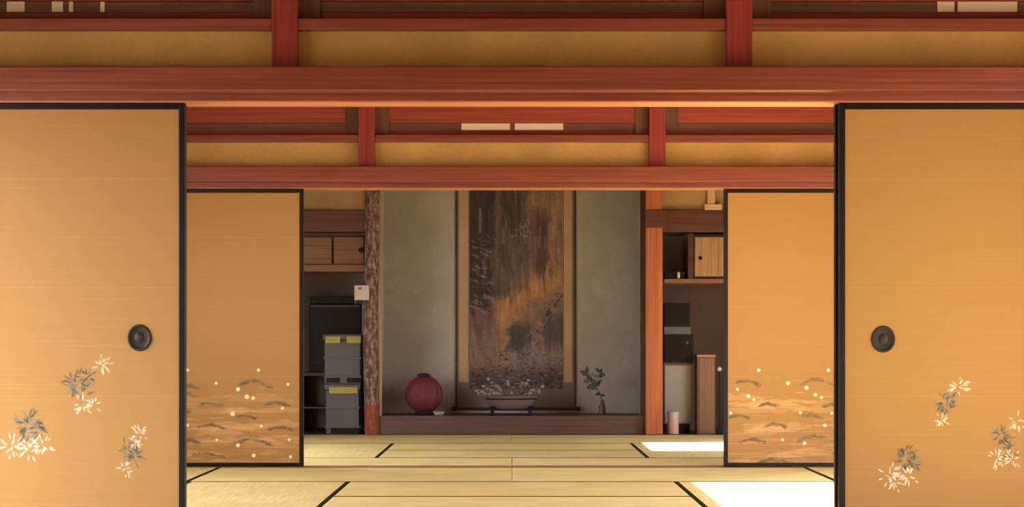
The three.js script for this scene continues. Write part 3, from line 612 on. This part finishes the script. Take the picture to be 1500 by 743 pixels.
// ---------------------------------------------------------------- right shelf alcove
{
  const d = TK + 0.03;
  const s = thing('wall_shelf', 'thin brown shelf board beside the orange-red post', 'shelf', [px(972, d), py(415, d), -d]);
  const th = py(408.5, d) - py(415, d);
  mesh('board', bx(0.005, 1.45, 0, th, -0.6, 0.0, 0.003), M.midWood, s);
  mesh('divider', bx(px(1008, d) - px(972, d), px(1016, d) - px(972, d), th, py(342, d) - py(415, d), -0.58, -0.01, 0.002), M.darkWood, s);
  mesh('back_panel', bx(0.005, px(1008, d) - px(972, d), th, py(342, d) - py(415, d), -0.46, -0.44, 0), M.greyPlaster, s);
  const c = thing('wall_cupboard', 'pale wooden wall cupboard with small dark knob on the shelf', 'cupboard', [px(1017, d), py(408, d), -d]);
  mesh('body', bx(0, 1.17, 0.0, py(343, d) - py(408, d), -0.5, -0.06, 0.002), M.darkWood, c);
  const dw = 0.285;
  for (let k = 0; k < 4; k++) {
    const dr = mesh('door', bx(0.005 + k * (dw + 0.006), 0.005 + k * (dw + 0.006) + dw, py(405, d) - py(408, d), py(347, d) - py(408, d), -0.06, -0.025, 0.004), M.paleWood, c);
    mesh('knob', lathe([[0, 0.014], [0.014, 0.012], [0.016, 0.004], [0.01, 0]], 20).rotateX(Math.PI / 2), M.black, dr).position.set(0.005 + k * (dw + 0.006) + (k % 2 ? dw - 0.05 : 0.05), py(378, d) - py(408, d), -0.025);
  }
  const b = thing('flat_case', 'flat black case on the shelf beside the divider', 'case', [px(989, d), py(408, d) + 0.001, -d - 0.12]);
  mesh('body', bx(-0.085, 0.085, 0, 0.045, -0.09, 0.09, 0.004), M.black, b);
  mesh('lid', bx(-0.088, 0.088, 0.045, 0.055, -0.092, 0.092, 0.003), M.charcoal, b);
  const j = thing('small_bottle', 'small white bottle in front of the flat black case', 'bottle', [px(994, d), py(408, d) + 0.001, -d - 0.018]);
  mesh('body', lathe([[0, 0], [0.013, 0], [0.014, 0.004], [0.014, 0.04], [0.008, 0.05], [0.008, 0.055]], 20), M.palePlastic, j);
  mesh('cap', lathe([[0.0095, 0.053], [0.0095, 0.066], [0, 0.067]], 20), M.charcoal, j);
}
{ // stereo on a grey low cabinet
  const d = TK + 0.2;
  const x0 = px(973, d), x1 = px(1013, d), hb = py(531, d), D = 0.34;
  const c = thing('low_cabinet', 'low grey cabinet under the black stacked stereo', 'cabinet', [(x0 + x1) / 2, 0.001, -d - D / 2]);
  const hw = (x1 - x0) / 2;
  mesh('body', bx(-hw, hw, 0.08, hb - 0.02, -D / 2, D / 2 - 0.02, 0.003), M.greyPlaster, c);
  mesh('door', bx(-hw + 0.006, hw - 0.006, 0.09, hb - 0.03, D / 2 - 0.02, D / 2 - 0.004, 0.003), M.greyPlaster, c);
  mesh('plinth', bx(-hw + 0.01, hw - 0.01, 0, 0.08, -D / 2, D / 2 - 0.03, 0.002), M.charcoal, c);
  mesh('top', bx(-hw - 0.01, hw + 0.015, hb - 0.02, hb, -D / 2, D / 2, 0.003), M.darkWood, c);
  const s = thing('stereo', 'black stacked stereo with a grey band on the low grey cabinet', 'stereo', [(x0 + x1) / 2, hb + 0.001, -d - D / 2]);
  const y1 = py(490, d) - hb, y2 = py(479, d) - hb, y3 = py(444, d) - hb;
  mesh('lower_unit', bx(-hw, hw + 0.02, 0, y1, -D / 2, D / 2 - 0.01, 0.005), M.charcoal, s);
  mesh('grey_band', bx(-hw, hw - 0.005, y1, y2, -D / 2, D / 2 - 0.014, 0.003), M.greyPlastic, s);
  mesh('upper_unit', bx(-hw, hw - 0.01, y2, y3, -D / 2, D / 2 - 0.01, 0.005), M.charcoal, s);
  mesh('face', bx(-hw + 0.01, hw + 0.005, 0.012, y1 - 0.012, D / 2 - 0.012, D / 2 - 0.006, 0.002), M.black, s);
  mesh('face', bx(-hw + 0.01, hw - 0.02, y2 + 0.012, y3 - 0.014, D / 2 - 0.012, D / 2 - 0.006, 0.002), M.black, s);
  const k = mesh('dial', lathe([[0, 0.02], [0.012, 0.018], [0.014, 0]], 20).rotateX(Math.PI / 2), M.greyPlastic, s); k.position.set(hw - 0.04, y1 * 0.7, D / 2 - 0.008);
}
{ // brown chest, small pale cylinder, knob
  const d = TK + 0.06, x0 = px(1022, d), x1 = px(1048, d), h = py(520, d);
  const o = thing('narrow_cabinet', 'narrow upright brown wooden box standing in the alcove', 'box', [(x0 + x1) / 2, 0.001, -d - 0.12]);
  const hw = (x1 - x0) / 2;
  mesh('carcass', bx(-hw, hw, 0, h - 0.02, -0.12, 0.1, 0.003), M.midWood, o);
  mesh('front_board', bx(-hw + 0.012, hw - 0.012, 0.015, h - 0.03, 0.1, 0.11, 0.003), M.midWood, o);
  mesh('top', bx(-hw - 0.004, hw + 0.004, h - 0.02, h, -0.122, 0.115, 0.003), M.paleWood, o);
  const c = thing('tea_canister', 'small pinkish white canister standing by the orange-red post', 'canister', [px(986, TK + 0.06), 0.001, -TK - 0.06]);
  const hh = py(603, TK + 0.06);
  mesh('body', lathe([[0, 0], [0.046, 0], [0.048, 0.006], [0.048, hh - 0.05]], 32), new THREE.MeshStandardMaterial({ color: lin(0.55, 0.36, 0.33), roughness: 0.5 }), c);
  mesh('lid', lathe([[0.05, hh - 0.055], [0.05, hh - 0.008], [0.044, hh], [0, hh]], 32), M.palePlastic, c);
  const e = thing('ball_topped_stick', 'tiny white ball-topped stick next to the narrow brown box', 'stick', [px(1054, TK + 0.1), 0.001, -TK - 0.1]);
  mesh('rod', lathe([[0, 0], [0.03, 0], [0.03, 0.01], [0.008, 0.014], [0.007, py(545, TK + 0.1)], [0, py(545, TK + 0.1)]], 16), M.charcoal, e);
  mesh('ball', new THREE.SphereGeometry(0.02, 20, 14), M.palePlastic, e).position.y = py(541, TK + 0.1);
}
{ // pale plaque on the beam
  const d = TK - 0.03;
  const o = thing('wooden_plaque', 'small pale wooden plaque with a wide foot on the dark alcove beam', 'plaque', [px(1045, d), py(308, TK) + 0.001, -TK - 0.0]);
  const b = py(308, TK);
  mesh('foot', bx(-0.072, 0.075, 0, py(299, d) - b, -0.018, 0.018, 0.003), M.plaqueWood, o);
  mesh('tablet', bx(-0.046, 0.016, py(299, d) - b, 2.12 - b, -0.012, 0.01, 0.003), M.plaqueWood, o);
  mesh('cap', bx(-0.065, 0.05, 2.12 - b, 2.15 - b, -0.018, 0.016, 0.003), M.midWood, o);
}

scene.traverse((o) => { if (o.isMesh) { o.castShadow = true; o.receiveShadow = true; } });
renderer.render(scene, camera);
